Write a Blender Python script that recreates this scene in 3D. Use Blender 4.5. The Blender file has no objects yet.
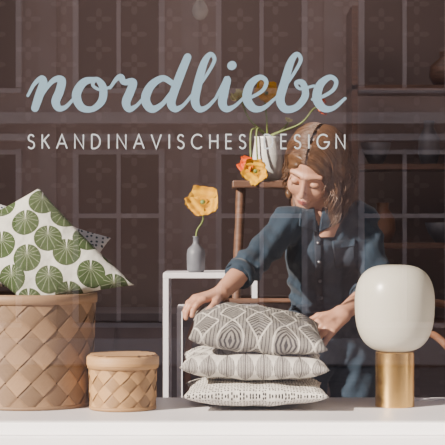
import bpy, bmesh, math, random
import numpy as np
from mathutils import Vector, Matrix
from mathutils.bvhtree import BVHTree
random.seed(4); rng=np.random.RandomState(4)
scene=bpy.context.scene
CAMY=-5.0; CAMZ=0.54; FPX=1695.0
FLOOR=-0.72
def W(px,py,y):
    "measured photo point at real depth y -> world metres"
    m=(y-CAMY)/FPX
    return Vector(((px-222.5)*m, y, CAMZ+(222.5-py)*m))
# ------------------------------------------------------------ materials
def newmat(name):
    m=bpy.data.materials.new(name); m.use_nodes=True
    nt=m.node_tree; b=nt.nodes['Principled BSDF']
    return m,nt,b
def rgba(c): return (c[0],c[1],c[2],1)
def pmat(name,c1,c2=None,scale=20,rough=.6,metal=0,bump=0.0,stretch=(1,1,1),detail=4,spec=.5,sheen=0,bscale=None):
    m,nt,b=newmat(name)
    if c2 is None: c2=tuple(x*.85 for x in c1)
    tc=nt.nodes.new('ShaderNodeTexCoord'); mp=nt.nodes.new('ShaderNodeMapping')
    mp.inputs['Scale'].default_value=stretch
    nt.links.new(tc.outputs['Object'],mp.inputs[0])
    n=nt.nodes.new('ShaderNodeTexNoise'); n.inputs['Scale'].default_value=scale; n.inputs['Detail'].default_value=detail
    nt.links.new(mp.outputs[0],n.inputs['Vector'])
    r=nt.nodes.new('ShaderNodeValToRGB'); r.color_ramp.elements[0].position=.3; r.color_ramp.elements[1].position=.7
    r.color_ramp.elements[0].color=rgba(c2); r.color_ramp.elements[1].color=rgba(c1)
    nt.links.new(n.outputs['Fac'],r.inputs[0]); nt.links.new(r.outputs[0],b.inputs['Base Color'])
    b.inputs['Roughness'].default_value=rough; b.inputs['Metallic'].default_value=metal
    b.inputs['Specular IOR Level'].default_value=spec
    b.inputs['Sheen Weight'].default_value=sheen
    if bump:
        n2=n
        if bscale:
            n2=nt.nodes.new('ShaderNodeTexNoise'); n2.inputs['Scale'].default_value=bscale
            nt.links.new(mp.outputs[0],n2.inputs['Vector'])
        bp=nt.nodes.new('ShaderNodeBump'); bp.inputs['Strength'].default_value=bump; bp.inputs['Distance'].default_value=.01
        nt.links.new(n2.outputs['Fac'],bp.inputs['Height']); nt.links.new(bp.outputs[0],b.inputs['Normal'])
    return m
class NB:
    def __init__(s,nt): s.nt=nt
    def m(s,op,a,b=None,c=None):
        n=s.nt.nodes.new('ShaderNodeMath'); n.operation=op
        for i,v in enumerate((a,b,c)):
            if v is None: continue
            if isinstance(v,(int,float)): n.inputs[i].default_value=v
            else: s.nt.links.new(v,n.inputs[i])
        return n.outputs[0]
    def mix(s,f,a,b):
        n=s.nt.nodes.new('ShaderNodeMix'); n.data_type='RGBA'
        for i,v in ((0,f),(6,a),(7,b)):
            if isinstance(v,tuple): n.inputs[i].default_value=rgba(v)
            elif isinstance(v,(int,float)): n.inputs[i].default_value=v
            else: s.nt.links.new(v,n.inputs[i])
        return n.outputs[2]
    def uv(s,kind='UV',axes=('X','Y')):
        t=s.nt.nodes.new('ShaderNodeTexCoord'); x=s.nt.nodes.new('ShaderNodeSeparateXYZ')
        s.nt.links.new(t.outputs[kind],x.inputs[0]); return x.outputs[axes[0]],x.outputs[axes[1]],t.outputs[kind]
def fabric(name,fn,rough=.9):
    m,nt,b=newmat(name); n=NB(nt); u,v,vec=n.uv()
    col=fn(n,u,v,vec); nt.links.new(col,b.inputs['Base Color']); b.inputs['Roughness'].default_value=rough
    b.inputs['Specular IOR Level'].default_value=.2
    w=nt.nodes.new('ShaderNodeTexNoise'); w.inputs['Scale'].default_value=9
    nt.links.new(vec,w.inputs['Vector'])
    bp=nt.nodes.new('ShaderNodeBump'); bp.inputs['Strength'].default_value=.6; bp.inputs['Distance'].default_value=.015
    nt.links.new(w.outputs['Fac'],bp.inputs['Height']); nt.links.new(bp.outputs[0],b.inputs['Normal'])
    return m
def f_fan(n,u,v,vec):
    # diamonds and half-leaves outlined in white on grey, fine dark ruling between them
    U=n.m('MULTIPLY',u,5.0); V=n.m('ADD',n.m('MULTIPLY',v,2.6),n.m('MULTIPLY',n.m('MODULO',n.m('FLOOR',U),2.0),.5))
    cu=n.m('SUBTRACT',n.m('FRACT',U),.5); au=n.m('ABSOLUTE',cu); fv=n.m('FRACT',V)
    tri=n.m('SUBTRACT',1.0,n.m('ABSOLUTE',n.m('SUBTRACT',n.m('MULTIPLY',fv,2.0),1.0)))
    lens=n.m('MULTIPLY',n.m('POWER',tri,.8),.49)
    edge=n.m('LESS_THAN',n.m('ABSOLUTE',n.m('SUBTRACT',au,lens)),.040)
    inside=n.m('LESS_THAN',au,lens)
    l1=n.m('LESS_THAN',n.m('FRACT',n.m('ADD',n.m('MULTIPLY',fv,10.0),n.m('MULTIPLY',au,6.0))),.45)
    l2=n.m('LESS_THAN',n.m('FRACT',n.m('MULTIPLY',cu,8.0)),.25)
    ln=n.m('ADD',n.m('MULTIPLY',inside,l1),n.m('MULTIPLY',n.m('SUBTRACT',1.0,inside),l2))
    c=n.mix(ln,(.25,.235,.21),(.045,.044,.046))
    return n.mix(edge,c,(.55,.52,.46))
def f_tri(n,u,v,vec):
    U=n.m('MULTIPLY',u,8.0); V=n.m('MULTIPLY',v,7.0)
    fv=n.m('FRACT',V); au=n.m('ABSOLUTE',n.m('SUBTRACT',n.m('FRACT',n.m('ADD',U,n.m('MULTIPLY',n.m('FLOOR',V),.5))),.5))
    t=n.m('LESS_THAN',n.m('MULTIPLY',au,2.0),n.m('SUBTRACT',.96,fv))
    s=n.m('LESS_THAN',n.m('FRACT',n.m('MULTIPLY',au,12.0)),.66)
    return n.mix(n.m('MULTIPLY',t,s),(.62,.59,.53),(.15,.14,.135))
def dotsf(sc,thr,bg,fg):
    def f(n,u,v,vec):
        vo=n.nt.nodes.new('ShaderNodeTexVoronoi'); vo.voronoi_dimensions='2D'
        vo.inputs['Scale'].default_value=sc; vo.inputs['Randomness'].default_value=.45
        n.nt.links.new(vec,vo.inputs['Vector'])
        return n.mix(n.m('LESS_THAN',vo.outputs['Distance'],thr),bg,fg)
    return f
def f_leaf(n,u,v,vec):
    vo=n.nt.nodes.new('ShaderNodeTexVoronoi'); vo.voronoi_dimensions='2D'
    vo.inputs['Scale'].default_value=4.6; vo.inputs['Randomness'].default_value=.35
    n.nt.links.new(vec,vo.inputs['Vector'])
    sub=n.nt.nodes.new('ShaderNodeVectorMath'); sub.operation='SUBTRACT'
    n.nt.links.new(vec,sub.inputs[0]); n.nt.links.new(vo.outputs['Position'],sub.inputs[1])
    off=n.nt.nodes.new('ShaderNodeVectorMath'); off.operation='ADD'; off.inputs[1].default_value=(.022,-.026,0); n.nt.links.new(sub.outputs[0],off.inputs[0])
    x=n.nt.nodes.new('ShaderNodeSeparateXYZ'); n.nt.links.new(off.outputs[0],x.inputs[0])
    ang=n.m('ARCTAN2',x.outputs['Y'],x.outputs['X'])
    rr=n.m('MULTIPLY',n.m('SQRT',n.m('ADD',n.m('MULTIPLY',x.outputs['X'],x.outputs['X']),n.m('MULTIPLY',x.outputs['Y'],x.outputs['Y']))),4.6)
    d=vo.outputs['Distance']
    inside=n.m('LESS_THAN',d,.47)
    veins=n.m('LESS_THAN',n.m('ABSOLUTE',n.m('SINE',n.m('MULTIPLY',ang,7.0))),n.m('DIVIDE',.055,n.m('ADD',rr,.04)))
    notch=n.m('LESS_THAN',n.m('ABSOLUTE',n.m('SUBTRACT',ang,2.27)),.13)
    inner=n.m('LESS_THAN',d,.43)
    g=n.m('MULTIPLY',inside,n.m('SUBTRACT',1.0,notch))
    c=n.mix(n.m('MULTIPLY',veins,inner),(.048,.075,.028),(.26,.29,.20))
    return n.mix(g,(.58,.58,.51),c)
M={}
M['fan']=fabric('fabric_fan_print',f_fan); M['tri']=fabric('fabric_triangle_print',f_tri)
M['dot']=fabric('fabric_dot_print',dotsf(46,.27,(.66,.63,.57),(.02,.02,.022)))
M['dot2']=fabric('fabric_speckle_print',dotsf(26,.24,(.50,.51,.51),(.04,.06,.08)))
M['leaf']=fabric('fabric_leaf_print',f_leaf)
M['white']=pmat('white_paint',(.78,.77,.80),(.72,.71,.74),6,.45,bump=.03)
M['sill']=pmat('sill_paint',(.82,.80,.82),(.76,.74,.76),3,.4)
M['denim']=pmat('denim',(.024,.041,.062),(.015,.027,.042),9,.85,bump=.6,bscale=22,sheen=.08,spec=.2)
M['denim_d']=pmat('denim_seam',(.011,.020,.034),(.008,.015,.027),30,.85,bump=.3)
M['skin']=pmat('skin',(.48,.25,.16),(.43,.215,.13),25,.5); 
M['skin'].node_tree.nodes['Principled BSDF'].inputs['Subsurface Weight'].default_value=.08
M['skin'].node_tree.nodes['Principled BSDF'].inputs['Subsurface Radius'].default_value=(.01,.004,.002)
M['lip']=pmat('lips',(.36,.10,.08),None,40,.4)
M['dark']=pmat('dark_brown',(.03,.018,.012),None,40,.6)
M['hair1']=pmat('hair_brown',(.12,.058,.026),(.07,.035,.016),60,.42)
M['hair2']=pmat('hair_golden',(.32,.175,.065),(.22,.11,.042),60,.40)
M['hair3']=pmat('hair_blond',(.52,.33,.14),(.40,.24,.10),60,.40)
M['brass']=pmat('brass',(.78,.50,.17),(.72,.44,.13),3,.27,1)
M['wood']=pmat('dark_wood',(.15,.075,.045),(.08,.04,.024),14,.5,stretch=(1,1,6),bump=.1)
M['wood2']=pmat('orange_wood',(.26,.12,.06),(.17,.08,.04),14,.5,stretch=(1,6,1))
M['cab']=pmat('cabinet_paint',(.17,.14,.145),(.13,.105,.11),6,.6)
M['floor']=pmat('floor_boards',(.16,.10,.07),(.10,.06,.045),8,.5,stretch=(6,.6,1))
M['plaster_in']=pmat('inner_plaster',(.30,.24,.22),(.25,.195,.18),3,.9)
M['ceram']=pmat('white_ceramic',(.74,.74,.69),None,8,.25)
M['ceramg']=pmat('grey_ceramic',(.13,.14,.16),(.09,.10,.12),18,.5)
M['stem']=pmat('stem_green',(.18,.24,.05),(.11,.16,.03),30,.6)
def petal(name,c1,c2):
    m=pmat(name,c1,c2,22,.6,spec=.15)
    return m
M['yel']=petal('petal_yellow',(.66,.36,.004),(.54,.25,.003)); M['ora']=petal('petal_orange',(.68,.12,.008),(.55,.06,.006))
M['cre']=petal('petal_cream',(.56,.52,.22),(.44,.43,.16))
M['facade']=pmat('facade_plaster',(.64,.52,.49),(.46,.36,.33),2.5,.9,bump=.1)
M['facade2']=pmat('facade_trim',(.84,.75,.74),(.72,.63,.62),5,.8)
M['darkglass']=pmat('facade_window_glass',(.07,.06,.065),None,2,.2)
M['pave']=pmat('paving',(.34,.31,.31),(.26,.235,.235),5,.9,bump=.2)
M['metalg']=pmat('grey_metal',(.25,.25,.27),None,8,.4,1)
M['vinyl']=pmat('vinyl_blue_grey',(.115,.185,.245),(.105,.17,.23),3,.6,spec=.2)
M['vinyl2']=pmat('vinyl_pale',(.27,.30,.33),(.25,.28,.31),3,.6,spec=.2)
# lamp shade glass
m,nt,b=newmat('opal_glass'); b.inputs['Base Color'].default_value=(.72,.70,.60,1); b.inputs['Roughness'].default_value=.28
tr=nt.nodes.new('ShaderNodeBsdfTranslucent'); tr.inputs[0].default_value=(.74,.71,.60,1)
mx=nt.nodes.new('ShaderNodeMixShader'); mx.inputs[0].default_value=.30
o=nt.nodes['Material Output']; nt.links.new(b.outputs[0],mx.inputs[1]); nt.links.new(tr.outputs[0],mx.inputs[2]); nt.links.new(mx.outputs[0],o.inputs[0]); M['opal']=m
# window glass: reflectance rises at grazing angles, same from both sides
m,nt,b=newmat('window_glass'); nt.nodes.remove(b); o=nt.nodes['Material Output']; n=NB(nt)
lw=nt.nodes.new('ShaderNodeLayerWeight'); lw.inputs[0].default_value=.5
fac=n.m('ADD',.20,n.m('MULTIPLY',n.m('POWER',lw.outputs['Facing'],4.0),.7))
t=nt.nodes.new('ShaderNodeBsdfTransparent'); t.inputs[0].default_value=(.98,.97,.98,1)
g=nt.nodes.new('ShaderNodeBsdfGlossy'); g.inputs['Roughness'].default_value=0.0
mx=nt.nodes.new('ShaderNodeMixShader'); nt.links.new(fac,mx.inputs[0]); nt.links.new(t.outputs[0],mx.inputs[1]); nt.links.new(g.outputs[0],mx.inputs[2]); nt.links.new(mx.outputs[0],o.inputs[0]); M['glass']=m
# splint wood with tone attribute
def splint(name,base):
    m,nt,b=newmat(name); n=NB(nt)
    a=nt.nodes.new('ShaderNodeAttribute'); a.attribute_name='tone'
    no=nt.nodes.new('ShaderNodeTexNoise'); no.inputs['Scale'].default_value=3; no.inputs['Detail'].default_value=5
    tc=nt.nodes.new('ShaderNodeTexCoord'); mp=nt.nodes.new('ShaderNodeMapping'); mp.inputs['Scale'].default_value=(2,40,1)
    nt.links.new(tc.outputs['UV'],mp.inputs[0]); nt.links.new(mp.outputs[0],no.inputs['Vector'])
    c=n.mix(no.outputs['Fac'],tuple(x*.6 for x in base),tuple(min(1,x*1.3) for x in base))
    mm=nt.nodes.new('ShaderNodeMix'); mm.data_type='RGBA'; mm.blend_type='MULTIPLY'; mm.inputs[0].default_value=1
    nt.links.new(c,mm.inputs[6]); nt.links.new(a.outputs['Color'],mm.inputs[7]); nt.links.new(mm.outputs[2],b.inputs['Base Color'])
    b.inputs['Roughness'].default_value=.6
    return m
M['spl1']=splint('birch_splint_dark',(.27,.165,.085)); M['spl2']=splint('birch_splint_light',(.41,.235,.095))
# wallpaper
m,nt,b=newmat('ornament_wallpaper'); n=NB(nt); x,z,vec=n.uv('Object',('X','Z'))
X=n.m('MULTIPLY',x,6.0); Z=n.m('ADD',n.m('MULTIPLY',z,7.0),n.m('MULTIPLY',n.m('MODULO',n.m('FLOOR',n.m('ADD',X,100.0)),2.0),.5))
cx=n.m('SUBTRACT',n.m('FRACT',n.m('ADD',X,100.0)),.5); cz=n.m('SUBTRACT',n.m('FRACT',n.m('ADD',Z,100.0)),.5)
r=n.m('SQRT',n.m('ADD',n.m('MULTIPLY',cx,cx),n.m('MULTIPLY',cz,cz)))
an=n.m('ARCTAN2',cz,cx); rr=n.m('ADD',.22,n.m('MULTIPLY',n.m('COSINE',n.m('MULTIPLY',an,4.0)),.14))
k=n.m('LESS_THAN',r,rr); k2=n.m('GREATER_THAN',r,.09)
nt.links.new(n.mix(n.m('MULTIPLY',k,k2),(.23,.17,.15),(.275,.21,.19)),b.inputs['Base Color']); b.inputs['Roughness'].default_value=.9; M['paper']=m
# ------------------------------------------------------------ mesh helpers
def link(o): scene.collection.objects.link(o); return o
def mesh(name,V,F,mat=None,smooth=False):
    me=bpy.data.meshes.new(name); me.from_pydata([tuple(v) for v in V],[],[tuple(f) for f in F])
    if mat: me.materials.append(mat)
    if smooth:
        me.polygons.foreach_set('use_smooth',[True]*len(me.polygons))
    me.update(); return link(bpy.data.objects.new(name,me))
def box(name,x0,x1,y0,y1,z0,z1,mat,bev=0):
    V=[(x,y,z) for x in (x0,x1) for y in (y0,y1) for z in (z0,z1)]
    F=[(0,1,3,2),(4,6,7,5),(0,4,5,1),(2,3,7,6),(0,2,6,4),(1,5,7,3)]
    o=mesh(name,V,F,mat)
    if bev:
        md=o.modifiers.new('b','BEVEL'); md.width=bev; md.segments=2
    return o
def lathe(name,prof,loc,mat,seg=56,smooth=True,sx=1):
    V=[];F=[]
    for r,z in prof:
        for i in range(seg):
            a=2*math.pi*i/seg; V.append((loc[0]+r*math.cos(a)*sx,loc[1]+r*math.sin(a),loc[2]+z))
    for j in range(len(prof)-1):
        for i in range(seg):
            a=j*seg+i;b2=j*seg+(i+1)%seg; F.append((a,b2,b2+seg,a+seg))
    return mesh(name,V,F,mat,smooth)
def tubes(name,paths,mat,bevel=.003,res=2,radii=None,mats=None,midx=None):
    cu=bpy.data.curves.new(name,'CURVE'); cu.dimensions='3D'; cu.bevel_depth=bevel; cu.bevel_resolution=res; cu.use_fill_caps=True
    for k,p in enumerate(paths):
        s=cu.splines.new('POLY'); s.points.add(len(p)-1)
        for i,q in enumerate(p):
            s.points[i].co=(q[0],q[1],q[2],1)
            s.points[i].radius=radii[k][i] if radii else 1
        s.use_smooth=True
        if midx: s.material_index=midx[k]
    for mm in (mats or [mat]): cu.materials.append(mm)
    return link(bpy.data.objects.new(name,cu))
def catmull(P,n=8):
    P=[np.array(p,float) for p in P]; P=[2*P[0]-P[1]]+P+[2*P[-1]-P[-2]]; out=[]
    for i in range(1,len(P)-2):
        for j in range(n):
            t=j/n; a,b,c,d=P[i-1:i+3]
            out.append(.5*((2*b)+(-a+c)*t+(2*a-5*b+4*c-d)*t*t+(-a+3*b-3*c+d)*t**3))
    out.append(P[-2]); return out
def group(name,kids,loc=(0,0,0)):
    e=link(bpy.data.objects.new(name,None)); e.location=loc; e.empty_display_size=.1
    for k in kids:
        k.parent=e; k.matrix_parent_inverse=Matrix.Translation(loc).inverted()
    return e
# ------------------------------------------------------------ room + street
SB=.235
box('floor',-2.4,2.4,-.5,3.1,FLOOR-.05,FLOOR,M['floor'])
box('ceiling',-2.4,2.4,-.5,3.1,2.2,2.3,M['plaster_in'])
box('wall_back',-2.4,2.4,3.0,3.1,FLOOR,2.2,M['paper'])
box('wall_left',-2.5,-2.4,-.5,3.1,FLOOR,2.2,M['plaster_in'])
box('wall_right',2.4,2.5,-.5,3.1,FLOOR,2.2,M['plaster_in'])
OX0,OX1,OZ1=-2.1,1.5,1.9
box('wall_front_left',-2.4,OX0,-.5,-.36,FLOOR,2.2,M['facade2'])
box('wall_front_right',OX1,2.4,-.5,-.36,FLOOR,2.2,M['facade2'])
box('wall_front_top',OX0,OX1,-.5,-.36,OZ1,2.2,M['facade2'])
box('wall_front_bottom',OX0,OX1,-.5,-.36,FLOOR,-.035,M['sill'])
# display ledge
ks=[box('ledge_top',OX0,OX1,-.43,SB,-.035,0,M['sill'],.004),box('ledge_front',OX0,OX1,SB-.03,SB-.005,FLOOR,-.035,M['white'])]
group('window_display_ledge',ks,(0,0,0))
gl=mesh('glass_pane',[(OX0,-.4,0),(OX1,-.4,0),(OX1,-.4,OZ1),(OX0,-.4,OZ1)],[(0,1,2,3)],M['glass'])
fr=[box('frame_left',OX0,OX0+.05,-.43,-.37,0,OZ1,M['white']),box('frame_right',OX1-.05,OX1,-.43,-.37,0,OZ1,M['white']),box('frame_top',OX0,OX1,-.43,-.37,OZ1-.05,OZ1,M['white'])]
group('window_1',[gl]+fr,(0,-.4,0))
box('pavement',-9,9,-10.99,-.5,FLOOR-.1,FLOOR-.03,M['pave'])
fk=[box('facade_wall',-7,7,-11.4,-11.05,FLOOR-.1,5.2,M['facade'])]
for i in range(-4,5):
    cx=i*1.28+.35
    for z0,z1 in ((-.35,1.15),(1.75,3.35)):
        fk.append(box('pane',cx-.36,cx+.36,-11.05,-11.02,z0,z1,M['darkglass']))
        for a,b2 in ((cx-.41,cx-.36),(cx+.36,cx+.41),(cx-.018,cx+.018)): fk.append(box('jamb',a,b2,-11.05,-10.96,z0,z1+.05,M['facade2']))
        for zz in (z0-.05,z0+(z1-z0)*.62,z1): fk.append(box('rail',cx-.41,cx+.41,-11.05,-10.95,zz,zz+.04,M['facade2']))
        fk.append(box('hood',cx-.5,cx+.5,-11.05,-10.88,z1+.12,z1+.18,M['facade2']))
    fk.append(box('pilaster',cx+.56,cx+.72,-11.05,-10.98,FLOOR-.02,5.2,M['facade']))
for z0,z1 in ((1.42,1.52),(3.7,3.9),(-.72,-.5)): fk.append(box('cornice',-7,7,-11.05,-10.85,z0,z1,M['facade2']))
group('building_facade',fk,(0,-11,FLOOR))
# ------------------------------------------------------------ lettering on the glass
g_=(4.595)/FPX
def gp(px,py,dy=0): return ((px-222.5)*g_,-.4035-dy,CAMZ+(222.5-py)*g_)
def ribbons(name,strokes,mat,n=8,smooth=True):
    V=[];F=[];lift=0
    for st in strokes:
        pts=catmull(st,n) if smooth else [np.array(p,float) for p in st]
        xy=np.array([p[:2] for p in pts]); w=np.array([p[2] for p in pts])/2
        T=np.gradient(xy,axis=0); T/=np.linalg.norm(T,axis=1)[:,None]+1e-9
        if not smooth:
            seg=np.diff(xy,axis=0); seg/=np.linalg.norm(seg,axis=1)[:,None]
            T=np.vstack([seg[:1],(seg[1:]+seg[:-1]),seg[-1:]]) if len(seg)>1 else np.vstack([seg,seg])
            ln=np.linalg.norm(T,axis=1); w=w.copy(); 
            for i in range(1,len(w)-1): w[i]/=max(.5,ln[i]/2)
            T/=ln[:,None]
        N=np.stack([-T[:,1],T[:,0]],1)
        b0=len(V)
        for i in range(len(xy)):
            lift+=.0000035
            for s in (1,-1):
                q=xy[i]+s*N[i]*w[i]; V.append(gp(q[0],q[1],lift))
        for i in range(len(xy)-1):
            a=b0+2*i; F.append((a,a+1,a+3,a+2))
        if smooth:
            for e in (0,-1):
                c=len(V); lift+=.00001
                for k in range(14):
                    a=2*math.pi*k/14; V.append(gp(xy[e][0]+w[e]*math.cos(a),xy[e][1]+w[e]*math.sin(a),lift))
                F.append(tuple(range(c,c+14)))
    return mesh(name,V,F,mat)
L={'n':[[(0,14,3),(5,26,4),(11,32,6),(13,27,8.5),(10,14,9),(7,1,8)],[(8,2,4),(14,18,4),(22,30,5.5),(29,30,8.5),(28,19,9),(25,8,9),(28,1,7),(34,2,4.5),(41,11,3)]],
'o':[[(20,31,5),(9,28,8),(3,15,9.5),(8,2,8),(18,0,6),(26,9,8),(26,23,8),(20,31,5),(17,25,3.5),(24,20,3),(33,23,3)]],
'r':[[(0,22,3),(5,31,4.5),(9,33,7),(12,28,6),(20,28,8),(18,18,9),(15,7,9),(18,0,7),(24,3,4),(30,11,3)]],
'd':[[(26,27,6),(17,32,6.5),(7,24,8.5),(3,10,9.5),(9,0,8),(18,5,5),(26,18,4)],[(38,54,8),(33,37,9),(28,18,9),(26,6,9),(30,0,7),(36,3,4),(42,11,3)]],
'l':[[(0,10,3),(9,24,3),(18,42,3.5),(21,52,4),(17,57,5),(12,48,7.5),(8,28,9),(6,9,9),(10,0,7),(17,2,4.5),(25,12,3)]],
'i':[[(0,12,3),(6,26,4.5),(9,31,7.5),(7,18,9),(6,6,9),(10,0,7),(17,3,4),(24,11,3)],[(12,45,9),(12.6,45.6,9)]],
'e':[[(0,10,3),(9,13,3.5),(18,20,4),(20,29,4.5),(14,33,5.5),(6,25,8.5),(4,11,9.5),(10,1,8),(19,1,5),(29,11,3)]],
'b':[[(0,10,3),(9,24,3),(18,42,3.5),(21,52,4),(17,57,5),(12,48,7.5),(8,28,9),(5,10,9),(10,0,8),(20,2,7),(27,14,7.5),(24,27,6.5),(18,27,4),(22,21,3),(34,24,3)]]}
adv={'n':40,'o':32.5,'r':29,'d':41,'l':24.5,'i':23.5,'e':28.5,'b':33.5}
x=27; strokes=[]; word='nordliebe'; sc=318/(sum(adv[c] for c in word)+1)
for c in word:
    for st in L[c]: strokes.append([(x+p[0]*sc+p[1]*.06,109-p[1]*.96,p[2]*.96) for p in st])
    x+=adv[c]*sc
ribbons('shop_name_lettering',strokes,M['vinyl'])
def arc(cx,cy,rx,ry,a0,a1,n=14): return [(cx+rx*math.cos(math.radians(a0+(a1-a0)*i/n)),cy+ry*math.sin(math.radians(a0+(a1-a0)*i/n))) for i in range(n+1)]
C={'S':(.56,[arc(.28,.75,.21,.23,20,250,12)[:-1]+[(.3,.51)]+arc(.28,.25,.24,.25,60,-155,12)]),
'K':(.62,[[(.05,0),(.05,1)],[(.58,1),(.06,.47)],[(.2,.6),(.6,0)]]),'A':(.84,[[(.02,0),(.42,1),(.82,0)],[(.18,.35),(.66,.35)]]),
'N':(.78,[[(.06,0),(.06,1),(.72,0),(.72,1)]]),'D':(.76,[[(.06,0),(.06,1)],[(.06,1)]+arc(.25,.5,.45,.5,90,-90)+[(.06,0)]]),
'I':(.16,[[(.08,0),(.08,1)]]),'V':(.8,[[(.02,1),(.4,0),(.78,1)]]),'C':(.86,[arc(.5,.5,.46,.5,45,315,20)]),
'H':(.72,[[(.06,0),(.06,1)],[(.66,0),(.66,1)],[(.06,.52),(.66,.52)]]),'E':(.52,[[(.5,1),(.06,1),(.06,0),(.5,0)],[(.06,.52),(.47,.52)]]),
'G':(.92,[arc(.5,.5,.46,.5,45,340,20)+[(.96,.46),(.56,.46)]]),' ':(.3,[])}
txt='SKANDINAVISCHES DESIGN'; h=14.0; tw=sum(C[c][0] for c in txt)*h*.92; gap=(318-tw)/(len(txt)-1)
x=27.5; strokes=[]
for c in txt:
    wd,sts=C[c]
    for st in sts: strokes.append([(x+p[0]*h*.92,148.5-p[1]*h,1.45) for p in st])
    x+=wd*h*.92+gap
ribbons('skandinavisches_design_lettering',strokes,M['vinyl2'],smooth=False)
# ------------------------------------------------------------ pillows
def pillow(name,c,thick,mat,N=30,pull=.07,metric=False,seed=0):
    A,B,Cc,D=[np.array(p,float) for p in c]
    nrm=np.cross(Cc-A,D-B); nrm/=np.linalg.norm(nrm)
    e1=(B-A)/np.linalg.norm(B-A); e2=np.cross(nrm,e1)
    bm=bmesh.new(); uvl=bm.loops.layers.uv.new('UVMap'); r=np.random.RandomState(seed); ph=r.rand(4)*6
    for s in (1,-1):
        G=[]
        for j in range(N+1):
            row=[]
            for i in range(N+1):
                u=-math.cos(math.pi*i/N)*.5+(-1+2*i/N)*.5; v=-math.cos(math.pi*j/N)*.5+(-1+2*j/N)*.5
                u2=u*(1-pull*(1-v*v)); v2=v*(1-pull*(1-u*u)); a=(u2+1)/2; b=(v2+1)/2
                p=(A*(1-a)+B*a)*(1-b)+(D*(1-a)+Cc*a)*b
                t=thick*max(0,(1-u*u)*(1-v*v))**.42
                ed=max(abs(u),abs(v)); an=math.atan2(v,u)
                t*=1+.13*math.sin(11*an+ph[0])*ed**3+.07*math.sin(7*an+ph[1])*ed+.05*math.sin(5*u+ph[2])*math.sin(4*v+ph[3])
                q=(u*.5+.5,v*.5+.5)
                if metric: q=(float((p-A)@e1)/.4,float((p-A)@e2)/.4)
                row.append((bm.verts.new(p+nrm*t*s),q))
            G.append(row)
        for j in range(N):
            for i in range(N):
                q=[G[j][i],G[j][i+1],G[j+1][i+1],G[j+1][i]]
                if s<0: q=q[::-1]
                f=bm.faces.new([k[0] for k in q]); f.smooth=True; f.material_index=0
                for l,k in zip(f.loops,q): l[uvl].uv=k[1]
    bmesh.ops.remove_doubles(bm,verts=bm.verts,dist=1e-5)
    me=bpy.data.meshes.new(name); bm.to_mesh(me); bm.free(); me.materials.append(mat)
    return link(bpy.data.objects.new(name,me))
pillow('throw_pillow',[(-.113,-.20,.046),(.303,-.20,.046),(.303,.18,.050),(-.113,.18,.050)],.044,M['dot'],seed=1)
pillow('throw_pillow',[(-.122,-.19,.128),(.305,-.21,.122),(.300,.18,.135),(-.122,.18,.14)],.052,M['tri'],seed=2)
pillow('throw_pillow',[(-.098,-.20,.212),(.300,-.19,.178),(.295,.17,.230),(-.100,.16,.284)],.060,M['fan'],seed=3)
pillow('throw_pillow',[W(-62,238,.10),W(30,306,-.02),W(134,285,.02),W(39,188,.10)],.055,M['leaf'],seed=4,pull=.04,metric=True)
pillow('throw_pillow',[W(-55,285,.10),W(80,292,.14),W(111,238,.20),W(-22,196,.20)],.045,M['dot2'],seed=5,pull=.04,metric=True)
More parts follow.
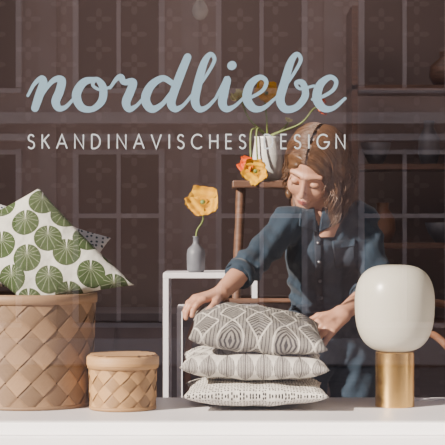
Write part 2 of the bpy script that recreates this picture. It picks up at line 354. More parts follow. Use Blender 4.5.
# ------------------------------------------------------------ woven baskets
def basket(name,cx,cy,z0,r0,r1,H,ns,mat,lid=False,fill=None):
    V=[];F=[];UV=[];tone=[]
    dth=2*math.pi/ns; rm=(r0+r1)/2; hh=.0016
    wa=rm*dth/math.sqrt(2)*.92
    for fam in (1,-1):
        for i in range(ns):
            tn=(1.08 if fam>0 else .72)*(.82+.4*rng.rand()); n=int(H/.004)
            zs=np.linspace(-wa,H+wa,n+12)
            for k,z in enumerate(zs):
                th=i*dth+fam*z/rm; cw=math.cos(2*math.pi*z/(rm*dth)); off=fam*hh*math.tanh(3*cw)
                for s in (-1,1):
                    du=-fam*s*wa/2*.7071; dz=s*wa/2*.7071
                    zz=min(max(z+dz,0),H); R=r0+(r1-r0)*zz/H+off
                    t2=th+(du)/rm
                    V.append((cx+R*math.cos(t2),cy+R*math.sin(t2),z0+zz)); UV.append((z*8+i*3.1,(s+1)*.12+i*.37)); tone.append(tn)
                if k>0:
                    a=len(V)-4; F.append((a,a+1,a+3,a+2))
    me=bpy.data.meshes.new('splints'); me.from_pydata(V,[],F); me.materials.append(mat)
    at=me.color_attributes.new('tone','FLOAT_COLOR','POINT')
    for k,tv in enumerate(tone): at.data[k].color=(tv,tv,tv,1)
    ul=me.uv_layers.new(name='UVMap')
    for lp in me.loops: ul.data[lp.index].uv=UV[lp.vertex_index]
    so=link(bpy.data.objects.new('splints',me)); sm=so.modifiers.new('s','SOLIDIFY'); sm.thickness=.0010
    def toned(o,tv=1.0):
        a=o.data.color_attributes.new('tone','FLOAT_COLOR','POINT')
        for d in a.data: d.color=(tv,tv,tv,1)
        u=o.data.uv_layers.new(name='UVMap')
        for lp in o.data.loops:
            p=o.data.vertices[lp.vertex_index].co; u.data[lp.index].uv=(math.atan2(p.y-cy,p.x-cx)*.3,p.z*6+math.hypot(p.x-cx,p.y-cy)*8)
        return o
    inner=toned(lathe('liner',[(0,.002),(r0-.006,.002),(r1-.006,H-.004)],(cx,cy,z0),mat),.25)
    e=.005
    def band(nm,za,zb,r,tv):
        return toned(lathe(nm,[(r-.008,za),(r+e,za),(r+e+.001,(za+zb)/2),(r+e,zb),(r-.008,zb)],(cx,cy,z0),mat),tv)
    kids=[so,inner,band('rim',H-.028,H,r1,1.05),band('foot_band',0,.010,r0-.002,.9)]
    if lid:
        kids.append(toned(lathe('lid',[(0,H+.012),(r1*.5,H+.012),(r1+.002,H+.009),(r1+.007,H+.004),(r1+.007,H-.018)],(cx,cy,z0),mat),1.1))
        sl=[]
        for k in range(-4,5):
            w=r1*.2; y=k*w*1.05
            hx=math.sqrt(max(0,(r1*.97)**2-y*y))
            if hx>.01: sl.append(toned(box('lid_splint',cx-hx,cx+hx,cy+y-w/2,cy+y+w/2,z0+H+.012,z0+H+.0135,mat),.85+.3*rng.rand()))
        kids+=sl
    else:
        kids.append(toned(lathe('inner_tray',[(0,H-.035),(r1-.008,H-.035)],(cx,cy,z0),mat),.7))
    return group(name,kids,(cx,cy,z0))
basket('woven_basket',-.567,.03,.001,.178,.190,.331,15,M['spl1'])
basket('lidded_woven_basket',-.289,-.085,.001,.094,.098,.146,12,M['spl2'],lid=True)
# ------------------------------------------------------------ table lamp
lx=.506; ly=-.02
prof=[]
for k in range(41):
    t=math.pi*k/40-math.pi/2; cz=math.sin(t); cr=math.cos(t)
    r=.117*abs(cr)**.62; z=.128*math.copysign(abs(cz)**.80,cz); r*=1+.035*z/.128
    prof.append((max(r,.0001),.288+z))
shade=lathe('shade',prof,(lx,ly,0),M['opal'],72)
body=lathe('brass_base',[(0,0),(.056,0),(.0575,.0015),(.0575,.1585),(.056,.160),(.0,.160)],(lx,ly,0),M['brass'],72)
md=body.modifiers.new('e','EDGE_SPLIT'); md.split_angle=.5
seam=lathe('joint_ring',[(.0582,.136),(.0584,.137),(.0582,.138)],(lx,ly,0),M['brass'],72)
cord=tubes('cord',[catmull([(lx,ly+.055,.01),(lx+.02,ly+.10,.004),(lx+.12,ly+.16,.004),(lx+.3,ly+.2,.004)],8)],M['white'],.003)
group('table_lamp',[shade,body,seam,cord],(lx,ly,0))
# ------------------------------------------------------------ SDF tools
def nets(F,org,h):
    S=F.shape; cs=tuple(s-1 for s in S)
    acc=np.zeros(cs+(3,),np.float32); cnt=np.zeros(cs,np.float32)
    for ax in range(3):
        u,v=(ax+1)%3,(ax+2)%3
        for p in (0,1):
            for q in (0,1):
                sa=[None]*3; sb=[None]*3
                sa[ax]=slice(0,S[ax]-1); sb[ax]=slice(1,S[ax])
                sa[u]=sb[u]=slice(p,p+S[u]-1); sa[v]=sb[v]=slice(q,q+S[v]-1)
                fa=F[tuple(sa)]; fb=F[tuple(sb)]; cr=(fa<0)!=(fb<0)
                w=np.nonzero(cr); t=fa[w]/(fa[w]-fb[w]); d=np.zeros((len(t),3),np.float32); d[:,ax]=t; d[:,u]=p; d[:,v]=q
                acc[w]+=d; cnt[w]+=1
    m=cnt>0; idx=-np.ones(cs,np.int64); n=m.sum(); idx[m]=np.arange(n)
    V=(np.argwhere(m)+acc[m]/cnt[m][:,None])*h+np.array(org)
    Q=[]
    for ax in range(3):
        u,v=(ax+1)%3,(ax+2)%3
        fa=np.take(F,range(0,S[ax]-1),ax); fb=np.take(F,range(1,S[ax]),ax)
        I=np.argwhere((fa<0)!=(fb<0)); I=I[(I[:,u]>=1)&(I[:,u]<=S[u]-2)&(I[:,v]>=1)&(I[:,v]<=S[v]-2)]
        eu=np.zeros(3,int); eu[u]=1; ev=np.zeros(3,int); ev[v]=1
        g=lambda A: idx[A[:,0],A[:,1],A[:,2]]
        q=np.stack([g(I-eu-ev),g(I-ev),g(I),g(I-eu)],1); neg=fa[I[:,0],I[:,1],I[:,2]]<0
        q[~neg]=q[~neg][:,::-1]; Q.append(q)
    return V,np.concatenate(Q)
def cap(P,a,b,ra,rb=None):
    if rb is None: rb=ra
    a=np.array(a,np.float32); b=np.array(b,np.float32); d=b-a; L2=float(d@d)+1e-12
    t=np.clip((P-a)@d/L2,0,1); q=P-a-t[...,None]*d
    return np.sqrt((q*q).sum(-1))-(ra+(rb-ra)*t)
def ell(P,c,r):
    q=P-np.array(c,np.float32); r=np.array(r,np.float32); k0=np.sqrt(((q/r)**2).sum(-1)); k1=np.sqrt(((q/(r*r))**2).sum(-1))+1e-9
    return k0*(k0-1)/k1
def sph(P,c,r): 
    q=P-np.array(c,np.float32); return np.sqrt((q*q).sum(-1))-r
def smin(a,b,k):
    h=np.clip(.5+.5*(b-a)/k,0,1); return b*(1-h)+a*h-k*h*(1-h)
def smax(a,b,k): return -smin(-a,-b,k)
def sdfmesh(name,fn,lo,hi,h,mats,pick=None):
    lo=np.array(lo,float); hi=np.array(hi,float); n=[int((hi[i]-lo[i])/h)+1 for i in range(3)]
    ax=[(lo[i]+np.arange(n[i])*h).astype(np.float32) for i in range(3)]
    P=np.stack(np.meshgrid(*ax,indexing='ij'),-1); F=fn(P); V,Q=nets(F,lo,h)
    me=bpy.data.meshes.new(name); me.from_pydata(V.tolist(),[],Q.tolist())
    for mm in mats: me.materials.append(mm)
    if pick is not None:
        c=V[Q].mean(1).astype(np.float32); me.polygons.foreach_set('material_index',pick(c).astype(np.int32))
    me.polygons.foreach_set('use_smooth',[True]*len(Q)); me.update()
    o=link(bpy.data.objects.new(name,me)); return o,V,Q
A=lambda v: np.array(v,float)
# ------------------------------------------------------------ woman
SR=A(W(289,226,.37)); SL=A(W(360,220,.47)); ER=A(W(249,265,.23)); WR=A(W(220,294,.105))
EL=A(W(380,284,.41)); WL=A(W(342,314,.25))
NBs=A(W(325,210,.42)); CH=A(W(325,248,.46)); WA=A(W(326,305,.56)); PE=A(W(328,352,.63))
s=SL-SR; s/=np.linalg.norm(s); fw=np.array([-s[1]*-1,0,0]); fw=np.cross([0,0,1],s); fw/=np.linalg.norm(fw); fw=-fw if fw[1]>0 else fw
cuR=ER+(WR-ER)*.30; cuL=EL+(WL-EL)*.42
kneeR=A((PE[0]-.10,.60,-.24)); kneeL=A((PE[0]+.10,.62,-.24)); anR=A((PE[0]-.10,.68,FLOOR+.09)); anL=A((PE[0]+.11,.70,FLOOR+.09))
def bodyf(P):
    d=cap(P,SR,SL,.052)
    d=smin(d,cap(P,NBs+[0,0.01,-.02],CH,.055,.08),.04)
    for sg in (-1,1):
        d=smin(d,cap(P,CH+s*.055*sg,WA+s*.045*sg,.082,.068),.05)
        d=smin(d,sph(P,CH+s*.062*sg+fw*.055+[0,0,-.02],.05),.04)
        d=smin(d,cap(P,WA+s*.04*sg,PE+s*.075*sg,.07,.098),.05)
    for hp,k,a in ((PE-s*.085,kneeR,anR),(PE+s*.085,kneeL,anL)):
        d=smin(d,smin(cap(P,hp,k,.090,.068),cap(P,k,a,.068,.055),.03),.03)
    for S_,E_,c_ in ((SR,ER,cuR),(SL,EL,cuL)):
        arm=smin(cap(P,S_,E_,.056,.046),cap(P,E_,c_,.046,.043),.02)
        d=smin(d,arm,.03)
    x,y,z=P[...,0],P[...,1],P[...,2]
    w=.0045*np.sin(38*x+55*z+6*np.sin(14*z+9*x))+.0034*np.sin(-60*x+48*z+20*y+3*np.sin(22*x))+.0016*np.sin(120*z-70*x+5*np.sin(40*x))
    return d+w
body,bV,bQ=sdfmesh('body_jumpsuit',bodyf,(-.02,.10,FLOOR+.01),(.68,.86,.68),.0075,[M['denim'],M['skin']],
   pick=lambda c: (( (c[:,2]>CAMZ-.01+np.abs(c[:,0]-(W(318,228,.38).x))*1.9) & (np.abs(c[:,0]-W(320,228,.38).x)<.05)&(c[:,1]<.44))).astype(int))
bvh=BVHTree.FromPolygons([tuple(v) for v in bV],[tuple(q) for q in bQ.tolist()])
def drape(name,poly,mat,off=.004,nx=14,nz=14,rows=None):
    V=[];F=[]
    a,b,c,d=[np.array(p,float) for p in poly]
    for j in range(nz+1):
        for i in range(nx+1):
            u=i/nx;v=j/nz; q=(a*(1-u)+b*u)*(1-v)+(d*(1-u)+c*u)*v
            w=W(q[0],q[1],.35); hit=bvh.ray_cast(Vector((w.x,-.1,w.z)),Vector((0,1,0)))
            y=hit[0].y if hit[0] is not None else .45
            w2=W(q[0],q[1],y); hit=bvh.ray_cast(Vector((w2.x,-.1,w2.z)),Vector((0,1,0)))
            y=hit[0].y if hit[0] is not None else y
            V.append((w2.x,y-off,w2.z))
    for j in range(nz):
        for i in range(nx):
            k=j*(nx+1)+i; F.append((k,k+1,k+nx+2,k+nx+1))
    o=mesh(name,V,F,mat,True); sm=o.modifiers.new('s','SOLIDIFY'); sm.thickness=.004; sm.offset=0
    return o
wk=[body]
wk.append(drape('placket',[(314,230),(321,230),(325,345),(317,345)],M['denim_d'],.003,4,40))
wk.append(drape('chest_pocket',[(333,243),(354,241),(355,266),(335,268)],M['denim_d'],.003))
wk.append(drape('pocket_flap',[(332,241),(355,239),(355,246),(333,249)],M['denim'],.007))
wk.append(drape('collar_left',[(322,208),(345,206),(341,222),(319,232)],M['denim'],.011))
wk.append(drape('collar_right',[(300,212),(314,208),(317,232),(299,226)],M['denim'],.011))
wk.append(drape('waistband',[(292,305),(363,303),(363,313),(292,315)],M['denim_d'],.004,30,4))
for k,(px,py) in enumerate(((318,243),(319,262),(320,281),(321,298))):
    w=W(px,py,.35); hit=bvh.ray_cast(Vector((w.x,-.1,w.z)),Vector((0,1,0)))[0]
    if hit: w=W(px,py,hit.y); wk.append(lathe('button',[(0,.006),(.005,.005),(.006,0)],(0,0,0),M['metalg'],12)); wk[-1].rotation_euler=(math.pi/2,0,0); wk[-1].location=(w.x,hit.y-.006,w.z)
def ring(name,c,d,r,h,mat):
    d=Vector(d).normalized(); o=lathe(name,[(r-.006,-h),(r,-h),(r+.003,0),(r,h),(r-.006,h),(r-.008,0),(r-.006,-h)],(0,0,0),mat,28)
    o.rotation_mode='QUATERNION'; o.rotation_quaternion=d.to_track_quat('Z','Y'); o.location=c; return o
wk.append(ring('cuff_right',cuR,WR-ER,.046,.016,M['denim'])); wk.append(ring('cuff_left',cuL,WL-EL,.046,.016,M['denim']))
# forearm + hand as one surface
def hand(name,El,Wr,f,n,thumb,curl,curls=None):
    f=f/np.linalg.norm(f); n=n-f*(n@f); n/=np.linalg.norm(n); sd=np.cross(f,n)*thumb
    segs=[]
    def pt(a,b,c): return Wr+f*a+sd*b+n*c
    for k,(b,Ls,a0) in enumerate(((.030,.066,.083),(.010,.074,.088),(-.010,.068,.085),(-.029,.054,.076))):
        p=pt(a0,b,0.0); ang=.12; spread=b*1.2
        for q,(fr,ra,rb) in enumerate(((.45,.0092,.0085),(.31,.0085,.0078),(.24,.0078,.0066))):
            ang+=curl*(.7 if q==0 else 1)*(1+.12*k)
            d=f*math.cos(ang)-n*math.sin(ang)+sd*spread*math.cos(ang); d/=np.linalg.norm(d)
            p2=p+d*Ls*fr; segs.append((p,p2,ra,rb,q)); p=p2
    t0=pt(.025,.022,-.006); t1=pt(.055,.048,-.014); t2=pt(.078,.056,-.024); t3=pt(.098,.054,-.034)
    segs+= [(t0,t1,.014,.011,1),(t1,t2,.0105,.0092,1),(t2,t3,.0092,.0075,1)]
    start=El+(Wr-El)*.22
    def fn(P):
        d=cap(P,start,Wr,.036,.0235)
        for b,a1 in ((.027,.078),(.009,.083),(-.009,.081),(-.026,.073)):
            d=smin(d,cap(P,pt(.0,b*.55,0),pt(a1,b,0),.0155,.0115),.012)
        for a,b,ra,rb,q in segs:
            d=smin(d,cap(P,a,b,ra,rb),.0045 if q else .006)
        return d
    pts=np.array([start,Wr]+[q for sgm in segs for q in sgm[:2]]); lo=pts.min(0)-.05; hi=pts.max(0)+.05
    return sdfmesh(name,fn,lo,hi,.0028,[M['skin']])[0]
wk.append(hand('forearm_hand_right',ER,WR,A((-.80,-.58,-.16)),A((-.12,-.12,1.)),-1,.36))
wk.append(hand('forearm_hand_left',EL,WL,A((-.62,-.50,-.42)),A((.25,-.62,.70)),1,.40))
# head frame
HO=A(W(313,168,.365)); HS=1.06
Yh=A((-.38,-.78,-.64)); Yh/=np.linalg.norm(Yh); Zh=A((.12,-.35,.90)); Zh-=Yh*(Zh@Yh); Zh/=np.linalg.norm(Zh); Xh=np.cross(Yh,Zh)
R=np.stack([Xh,Yh,Zh],0)
def toL(P): return ((P-HO.astype(np.float32))@R.T.astype(np.float32))/HS
def toW(p): return HO+HS*(A(p)@R)
def headf(P):
    Q=toL(P); X=np.abs(Q[...,0]); Qs=np.stack([X,Q[...,1],Q[...,2]],-1)
    d=ell(Qs,(0,-.012,.030),(.072,.090,.084))
    d=smin(d,ell(Qs,(0,.022,-.030),(.057,.066,.078)),.02)
    d=smin(d,cap(Qs,(.044,-.005,-.055),(.011,.060,-.090),.020,.017),.025)
    d=smin(d,sph(Qs,(0,.070,-.090),.016),.018)
    d=smin(d,ell(Qs,(.035,.054,-.032),(.024,.026,.026)),.018)
    d=smin(d,cap(Qs,(.004,.084,.024),(.046,.068,.024),.006,.005),.014)
    d=smax(d,-ell(Qs,(.030,.098,.003),(.019,.019,.013)),.012)
    d=smin(d,ell(Qs,(.030,.0735,.001),(.0150,.0135,.0108)),.004)
    d=smin(d,cap(Qs,(0,.086,.010),(0,.105,-.030),.0055,.0082),.008)
    d=smin(d,sph(Qs,(.0075,.095,-.033),.0060),.005)
    d=smin(d,ell(Qs,(.0,.086,-.060),(.022,.010,.014)),.01)
    d=smin(d,cap(Qs,(0,.0955,-.057),(.017,.087,-.060),.0042,.0020),.003)
    d=smin(d,cap(Qs,(0,.0945,-.066),(.014,.088,-.065),.0050,.0022),.003)
    d=smax(d,-cap(Qs,(0,.101,-.0612),(.018,.092,-.0620),.0012),.002)
    ear=smax(ell(Qs,(.074,-.012,-.008),(.010,.019,.031)),-ell(Qs,(.085,-.006,-.006),(.010,.011,.020)),.004)
    d=smin(d,ear,.005)
    nk=cap(P,NBs+[0,.0,-.03],toW((0,-.03,-.035)),.050,.044)
    nk=smin(nk,cap(P,NBs+[-.0,-.02,-.05],NBs+[-.01,-.035,-.08],.045,.04),.03)
    return smin(d*HS,nk,.02)
def hp(c):
    Q=toL(c); X=np.abs(Q[:,0]); Qs=np.stack([X,Q[:,1],Q[:,2]],-1).astype(np.float32)
    l=np.minimum(cap(Qs,(0,.0965,-.057),(.017,.088,-.060),.0044,.0026),cap(Qs,(0,.0955,-.066),(.014,.089,-.064),.0054,.0026))
    return (l<.0006).astype(int)
hd,hV,hQ=sdfmesh('head',headf,HO-[.15,.15,.22],HO+[.15,.17,.16],.0027,[M['skin'],M['lip']],hp)
wk.append(hd)
hb=BVHTree.FromPolygons([tuple(v) for v in hV],[tuple(q) for q in hQ.tolist()])
def onface(lx_,lz_,off=.0006):
    "point on the face surface in front of head-local (x,z)"
    o_=Vector(toW((lx_,.16,lz_))); h_=hb.ray_cast(o_,Vector(-Yh))[0]
    return A(h_)+Yh*off if h_ is not None else toW((lx_,.09,lz_))
fe=[];fb=[]
for sg in (-1,1):
    fe.append([onface(sg*(.030+.0135*t),-.0060-.0026*(1-t*t)+.001*t) for t in np.linspace(-1,1,9)])
    fb.append([onface(sg*(.031+.018*t),.0205+.004*(1-t*t)-.002*t) for t in np.linspace(-1,1,9)])
wk.append(tubes('eyelashes',fe,M['dark'],.0016,2))
wk.append(tubes('eyebrows',fb,M['hair1'],.0022,2,[[.6,.9,1,1,1,.9,.8,.6,.4]]*2))
LSd=-1
endR=A(W(344,199,.41)); endL=A(W(289,196,.43))
def hairf(P):
    Q=toL(P)
    d=ell(Q,(0,-.016,.032),(.080,.098,.089))
    d=smax(d,-ell(Q,(.004,.115,-.035),(.062,.080,.108)),.012)
    d=smax(d,-(Q[...,2]+.055),.02)*HS
    d=smin(d,cap(P,toW((LSd*.074,.000,.03)),toW((LSd*.082,-.010,-.045)),.020,.026),.02)
    d=smin(d,cap(P,toW((LSd*.082,-.010,-.045)),endR,.026,.018),.02)
    d=smin(d,cap(P,toW((LSd*.05,-.05,-.03)),endR+[-.03,.04,-.02],.04,.03),.03)
    d=smin(d,cap(P,toW((.070,-.01,.02)),toW((.074,-.02,-.05)),.018,.018),.02)
    d=smin(d,cap(P,toW((.074,-.02,-.05)),endL,.018,.010),.02)
    x,y,z=P[...,0],P[...,1],P[...,2]
    return d+.0022*np.sin(150*x+60*y+25*np.sin(9*z))
wk.append(sdfmesh('hair_volume',hairf,HO-[.17,.14,.22],HO+[.19,.24,.17],.0035,[M['hair1']])[0])
paths=[];rad=[];mi=[]
for k in range(1300):
    sg=random.choice((-1,-1,1)); y0=random.uniform(-.095,.078); 
    if sg>0 and random.random()<.2: y0=random.uniform(-.02,.07)
    lift=random.uniform(.99,1.045); p=[]
    f=math.sqrt(max(.06,1-((y0+.016)/.104)**2))
    clump=round(y0/.014)+(17 if sg>0 else 0)
    cr_=random.Random(clump); ph=cr_.uniform(0,6.3)+random.gauss(0,.3); fr_=cr_.uniform(7,11); wav=cr_.uniform(.006,.012); cx_=cr_.uniform(-.012,.024); cl_=cr_.uniform(-.02,.04)
    back=random.uniform(.0,.035)
    for i in range(10):
        phi=math.radians(4+ (96)*i/9)
        yy=y0-back*(i/9)-(.0 if y0<.04 else .02*(i/9))
        p.append(toW((sg*.084*f*lift*math.sin(phi)+.003*math.sin(ph+i*.7)*i/9, yy+.003*math.cos(ph+i*.8)*i/9, .030+.095*f*lift*math.cos(phi))))
    st=p[-1]; Lh=(.125+cl_+random.uniform(-.03,.02)) if sg==LSd else random.uniform(.05,.10)
    end=st+A(((.004 if sg==LSd else .010)+cx_*(1 if sg==LSd else -.4)+random.gauss(0,.007),.02+cl_*.5+random.gauss(0,.009),-Lh))
    for i in range(1,13):
        t=i/12; b=st*(1-t)+end*t+A((.014*math.sin(t*math.pi)*(1 if sg==LSd else -.35),0,0))
        ww=wav*min(1,t*2); p.append(b+A((ww*math.sin(ph+t*fr_),ww*math.cos(ph+t*fr_),0)))
    paths.append(p); rad.append([.6]+[1]*13+[1-.1*j for j in range(8)])
    r=random.random()+(.18 if cr_.random()>.5 else -.1); mi.append(0 if r<.26 else (1 if r<.72 else 2))
wk.append(tubes('hair_strands',paths,None,.0013,1,rad,[M['hair1'],M['hair2'],M['hair3']],mi))
for nm,a in (('shoe_right',anR),('shoe_left',anL)):
    wk.append(sdfmesh(nm,lambda P,a=a: smax(smin(cap(P,a+[0,.02,-.045],a+[-.01,-.15,-.06],.042,.034),cap(P,a,a+[0,.01,-.04],.045,.042),.03),-(P[...,2]-FLOOR-.002),.004),a-[.1,.25,.12],a+[.1,.12,.08],.006,[M['dark']])[0])
group('woman',wk,(PE[0],PE[1],FLOOR))
# ------------------------------------------------------------ flowers
def poppy(name,c,r,axis,mat,npet=5,open_=.9,seed=1):
    rr=np.random.RandomState(seed); V=[];F=[]; ax=Vector(axis).normalized(); q=ax.to_track_quat('Z','Y')
    for k in range(npet):
        a0=2*math.pi*k/npet+rr.rand()*.3; layer=(k%2)*.08; b0=len(V); n=10
        for j in range(n+1):
            t=j/n
            for i in range(n+1):
                s_=-1+2*i/n; wd=math.sin(min(1,t*1.15)*math.pi*.62)*.85*r
                rad_=r*t*(1-.12*s_*s_)*(open_); z=r*(t**1.6)*(1.15-open_)+layer*r+.07*r*math.sin(9*s_+k)*t*t+.05*r*math.sin(13*t+k)
                x=rad_; y=wd*s_*.9
                v=Vector((x*math.cos(a0)-y*math.sin(a0),x*math.sin(a0)+y*math.cos(a0),z+.25*abs(s_)*r*t*.6)); v=q@v
                V.append(tuple(Vector(c)+v))
        for j in range(n):
            for i in range(n):
                kk=b0+j*(n+1)+i; F.append((kk,kk+1,kk+n+2,kk+n+1))
    p=mesh(name+'_petals',V,F,mat,True)
    ce=lathe(name+'_centre',[(0,.22*r),(.13*r,.2*r),(.17*r,.1*r),(.1*r,0),(0,-.02*r)],(0,0,0),M['stem'],14)
    ce.rotation_mode='QUATERNION'; ce.rotation_quaternion=q; ce.location=c
    st=[]
    for i in range(18):
        a=2*math.pi*i/18; st.append([tuple(Vector(c)+q@Vector((.05*r*math.cos(a),.05*r*math.sin(a),.05*r))),tuple(Vector(c)+q@Vector((.3*r*math.cos(a),.3*r*math.sin(a),.26*r)))])
    s_=tubes(name+'_stamens',st,M['yel'],r*.02,1)
    return [p,ce,s_]
VY=.74; vb=W(267.5,181,VY)
vase=lathe('vase',[(0,0),(.034,0),(.046,.012),(.052,.045),(.051,.085),(.046,.12),(.043,.142),(.045,.150),(.041,.150),(.039,.14),(.045,.06),(0,.03)],vb,M['ceram'])
fl=[vase]; top=vb+Vector((0,0,.14))
for nm,(px,py,y),r,ax,mt,sd,op in (('flower_a',(266,94,.70),.045,(.2,-1,.5),'yel',1,.85),('flower_b',(240,99,.72),.032,(-.4,-.6,.7),'cre',2,.6),
    ('flower_c',(318,108,.66),.034,(.9,-.3,.2),'ora',3,.6),('flower_d',(256,171,.62),.046,(-.3,-1,-.1),'yel',4,.85),('flower_e',(288,122,.74),.016,(.3,-.2,1),'cre',6,.5),('flower_g',(248,166,.64),.034,(-.6,-.8,.3),'ora',7,.8)):
    c=W(px,py,y); fl+=poppy(nm,c,r,ax,M[mt],seed=sd,open_=op)
    mid=(top+c)/2+Vector(((c.x-top.x)*.15,0,.0))
    if nm in('flower_d','flower_g'): mid.z=top.z+.03; mid.x-=.01
    ax_=Vector(ax).normalized()
    fl.append(tubes(nm+'_stem',[catmull([top-Vector((0,0,.1)),top,mid,c-ax_*r*.5,c],7)],M['stem'],.0032,2))
group('poppy_vase',fl,vb)
sx=(vb.x); zt=vb.z-.001
pk=[box('top',sx-.12,sx+.12,VY-.13,VY+.13,zt-.025,zt,M['wood'],.005)]
lg=[]
for a,b2 in ((-1,-1),(1,-1),(-1,1),(1,1)): lg.append([(sx+a*.09,VY+b2*.09,zt-.02),(sx+a*.15,VY+b2*.13,FLOOR+.01)])
pk.append(tubes('legs',lg,M['wood'],.016,4,[[1,.7]]*4))
for z in (.28,-.2): pk.append(tubes('rungs',[[(sx-.13,VY-.11,z),(sx+.13,VY-.11,z)],[(sx-.13,VY+.11,z),(sx+.13,VY+.11,z)],[(sx-.13,VY-.11,z+.04),(sx-.13,VY+.11,z+.04)],[(sx+.13,VY-.11,z+.04),(sx+.13,VY+.11,z+.04)]],M['wood'],.009,3))
group('wooden_bar_stool',pk,(sx,VY,FLOOR))
def ftable(name,x0,x1,y0,y1,zt,t=.018):
    k=[box('top',x0,x1,y0,y1,zt-t,zt,M['white'],.002)]
    for xx in (x0,x1-t):
        for yy in (y0,y1-t): k.append(box('leg',xx,xx+t,yy,yy+t,FLOOR,zt-t,M['white']))
        k.append(box('foot_rail',xx,xx+t,y0+t,y1-t,FLOOR,FLOOR+t,M['white']))
    return group(name,k,((x0+x1)/2,(y0+y1)/2,FLOOR))
TY=.72
tl=W(163,273,TY); tr_=W(275,273,TY)
ftable('side_table',tl.x,tr_.x-.06,TY,TY+.36,tl.z)
tl2=W(178,305,TY-.08)
ftable('side_table',tl2.x,tl2.x+.27,TY-.22,TY-.02,tl2.z-.0,.014)
bb=Vector((W(196,273,TY+.1).x,TY+.1,tl.z+.001))
bo=lathe('bottle',[(0,0),(.026,0),(.031,.008),(.032,.06),(.029,.078),(.014,.092),(.010,.10),(.010,.118),(.013,.122),(.008,.122),(.007,.10)],bb,M['ceramg'])
c=W(203,203,TY+.08); k=[bo]+poppy('flower',c,.058,(-.1,-1,.45),M['yel'],seed=9,open_=.9)
k.append(tubes('stem',[catmull([bb+Vector((0,0,.09)),bb+Vector((.003,0,.14)),(bb+Vector((0,0,.12))+c)/2+Vector((.012,0,0)),c],7)],M['stem'],.003,2))
group('bottle_vase_with_poppy',k,bb)
def chair(name,cx,cy,sc,mat):
    z=FLOOR+.45; k=[lathe('seat',[(0,.0),(.2,0),(.205,.012),(.2,.025),(0,.03)],(cx,cy,z),mat)]
    a=[(cx-.17,cy-.12,z),(cx-.19,cy-.13,FLOOR+.012)],[(cx+.17,cy-.12,z),(cx+.19,cy-.13,FLOOR+.012)]
    arch=catmull([(cx-.19,cy+.2,FLOOR+.012),(cx-.18,cy+.15,z),(cx-.19,cy+.2,z+.3),(cx-.12,cy+.24,z+.46),(cx,cy+.25,z+.5),(cx+.12,cy+.24,z+.46),(cx+.19,cy+.2,z+.3),(cx+.18,cy+.15,z),(cx+.19,cy+.2,FLOOR+.012)],8)
    inn=catmull([(cx-.1,cy+.16,z+.02),(cx-.11,cy+.2,z+.25),(cx,cy+.23,z+.38),(cx+.11,cy+.2,z+.25),(cx+.1,cy+.16,z+.02)],8)
    k.append(tubes('frame',[arch,inn,list(a[0]),list(a[1])],mat,.015,3))
    return group(name,k,(cx,cy,FLOOR))
chair('bentwood_chair',W(236,200,1.5).x,1.5,1,M['wood2'])
chair('bentwood_chair',W(437,200,1.3).x,1.3,1,M['wood2'])
hx0=W(352,0,2.5).x; k=[]
for zz in (FLOOR+.4,.1,.45,.8,1.15): k.append(box('board',hx0,hx0+1.1,2.5,2.85,zz-.025,zz,M['wood']))
for xx in (hx0,hx0+1.08): k.append(box('side',xx,xx+.025,2.5,2.85,FLOOR,1.5,M['wood']))
def pot(name,x,y,z,r,h,mt,kind=0):
    pr=[(0,0),(r*.7,0),(r,h*.3),(r*.95,h*.6),(r*.45,h*.85),(r*.5,h),(r*.4,h)] if kind==0 else [(0,0),(r*.4,0),(r*.8,h*.5),(r,h),(r*.94,h),(r*.7,h*.5),(0,h*.2)]
    return lathe(name,pr,(x,y,z),mt,28)
for i,(dx,zz,r,h,mt,kd) in enumerate(((.12,.8,.07,.10,'ceramg',1),(.36,.8,.05,.2,'ceramg',0),(.6,.8,.06,.14,'wood2',0),(.15,.45,.06,.18,'wood2',0),(.42,.45,.08,.09,'ceramg',1),(.7,.45,.05,.22,'wood2',0),(.45,1.15,.09,.16,'wood',0),(.3,.1,.08,.1,'ceramg',1),(.6,.1,.07,.18,'wood2',0))):
    k.append(pot('vase_on_shelf' if kd==0 else 'bowl_on_shelf',hx0+dx,2.66,zz,r,h,M[mt],kd))
group('wooden_shelf_unit',k,(hx0,2.6,FLOOR))
cx0=W(40,0,2.3).x
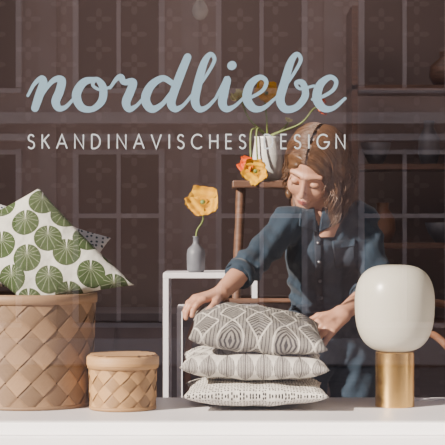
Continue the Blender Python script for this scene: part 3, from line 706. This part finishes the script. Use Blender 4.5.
k=[box('carcass',cx0-.5,cx0+.75,2.3,2.8,FLOOR+.1,.12,M['cab']),box('top',cx0-.52,cx0+.77,2.27,2.82,.12,.15,M['cab'])]
for i in range(3): k.append(box('door',cx0-.48+i*.41,cx0-.09+i*.41,2.28,2.3,FLOOR+.14,.09,M['cab']))
for xx in (cx0-.45,cx0+.68): k.append(box('foot',xx,xx+.05,2.4,2.7,FLOOR,FLOOR+.1,M['wood']))
group('sideboard',k,(cx0,2.5,FLOOR))
pb=W(200,12,1.0)
m,nt,b=newmat('bulb_glass'); b.inputs['Base Color'].default_value=(.4,.37,.35,1); b.inputs['Roughness'].default_value=.1; b.inputs['Emission Color'].default_value=(1,.8,.6,1); b.inputs['Emission Strength'].default_value=.03
bulb=lathe('bulb',[(0,-.03),(.014,-.027),(.026,-.012),(.03,.004),(.026,.02),(.014,.04),(.012,.055)],pb,m,28)
sk=lathe('socket',[(.0,.1),(.016,.095),(.018,.055),(.012,.05)],pb,M['dark'],20)
cd=tubes('cord',[[(pb.x,pb.y,pb.z+.09),(pb.x,pb.y,2.2)]],M['dark'],.003)
group('pendant_bulb',[bulb,sk,cd],pb)
# ------------------------------------------------------------ light
w=bpy.data.worlds.new('World'); scene.world=w; w.use_nodes=True
bg=w.node_tree.nodes['Background']; bg.inputs[0].default_value=(.84,.85,1,1); bg.inputs[1].default_value=.60
sl=bpy.data.lights.new('sun','SUN'); sl.energy=21.0; sl.angle=.009; sl.color=(1,.89,.75)
so=link(bpy.data.objects.new('sun',sl)); so.rotation_mode='QUATERNION'; so.rotation_quaternion=Vector((.70,.52,-.44)).to_track_quat('-Z','Y'); so.location=(-4,-6,6)
al=bpy.data.lights.new('interior_fill','AREA'); al.energy=20; al.size=1.6; al.color=(1,.86,.82)  # added fill that lifts the dim shop interior, no lamp fixture here
ao=link(bpy.data.objects.new('interior_fill',al)); ao.location=(0,1.6,2.15)
cam=bpy.data.cameras.new('camera'); cam.lens=FPX/445*36; cam.sensor_width=36
co=link(bpy.data.objects.new('camera',cam)); co.location=(0,CAMY,CAMZ); co.rotation_euler=(math.pi/2,0,0)
scene.camera=co
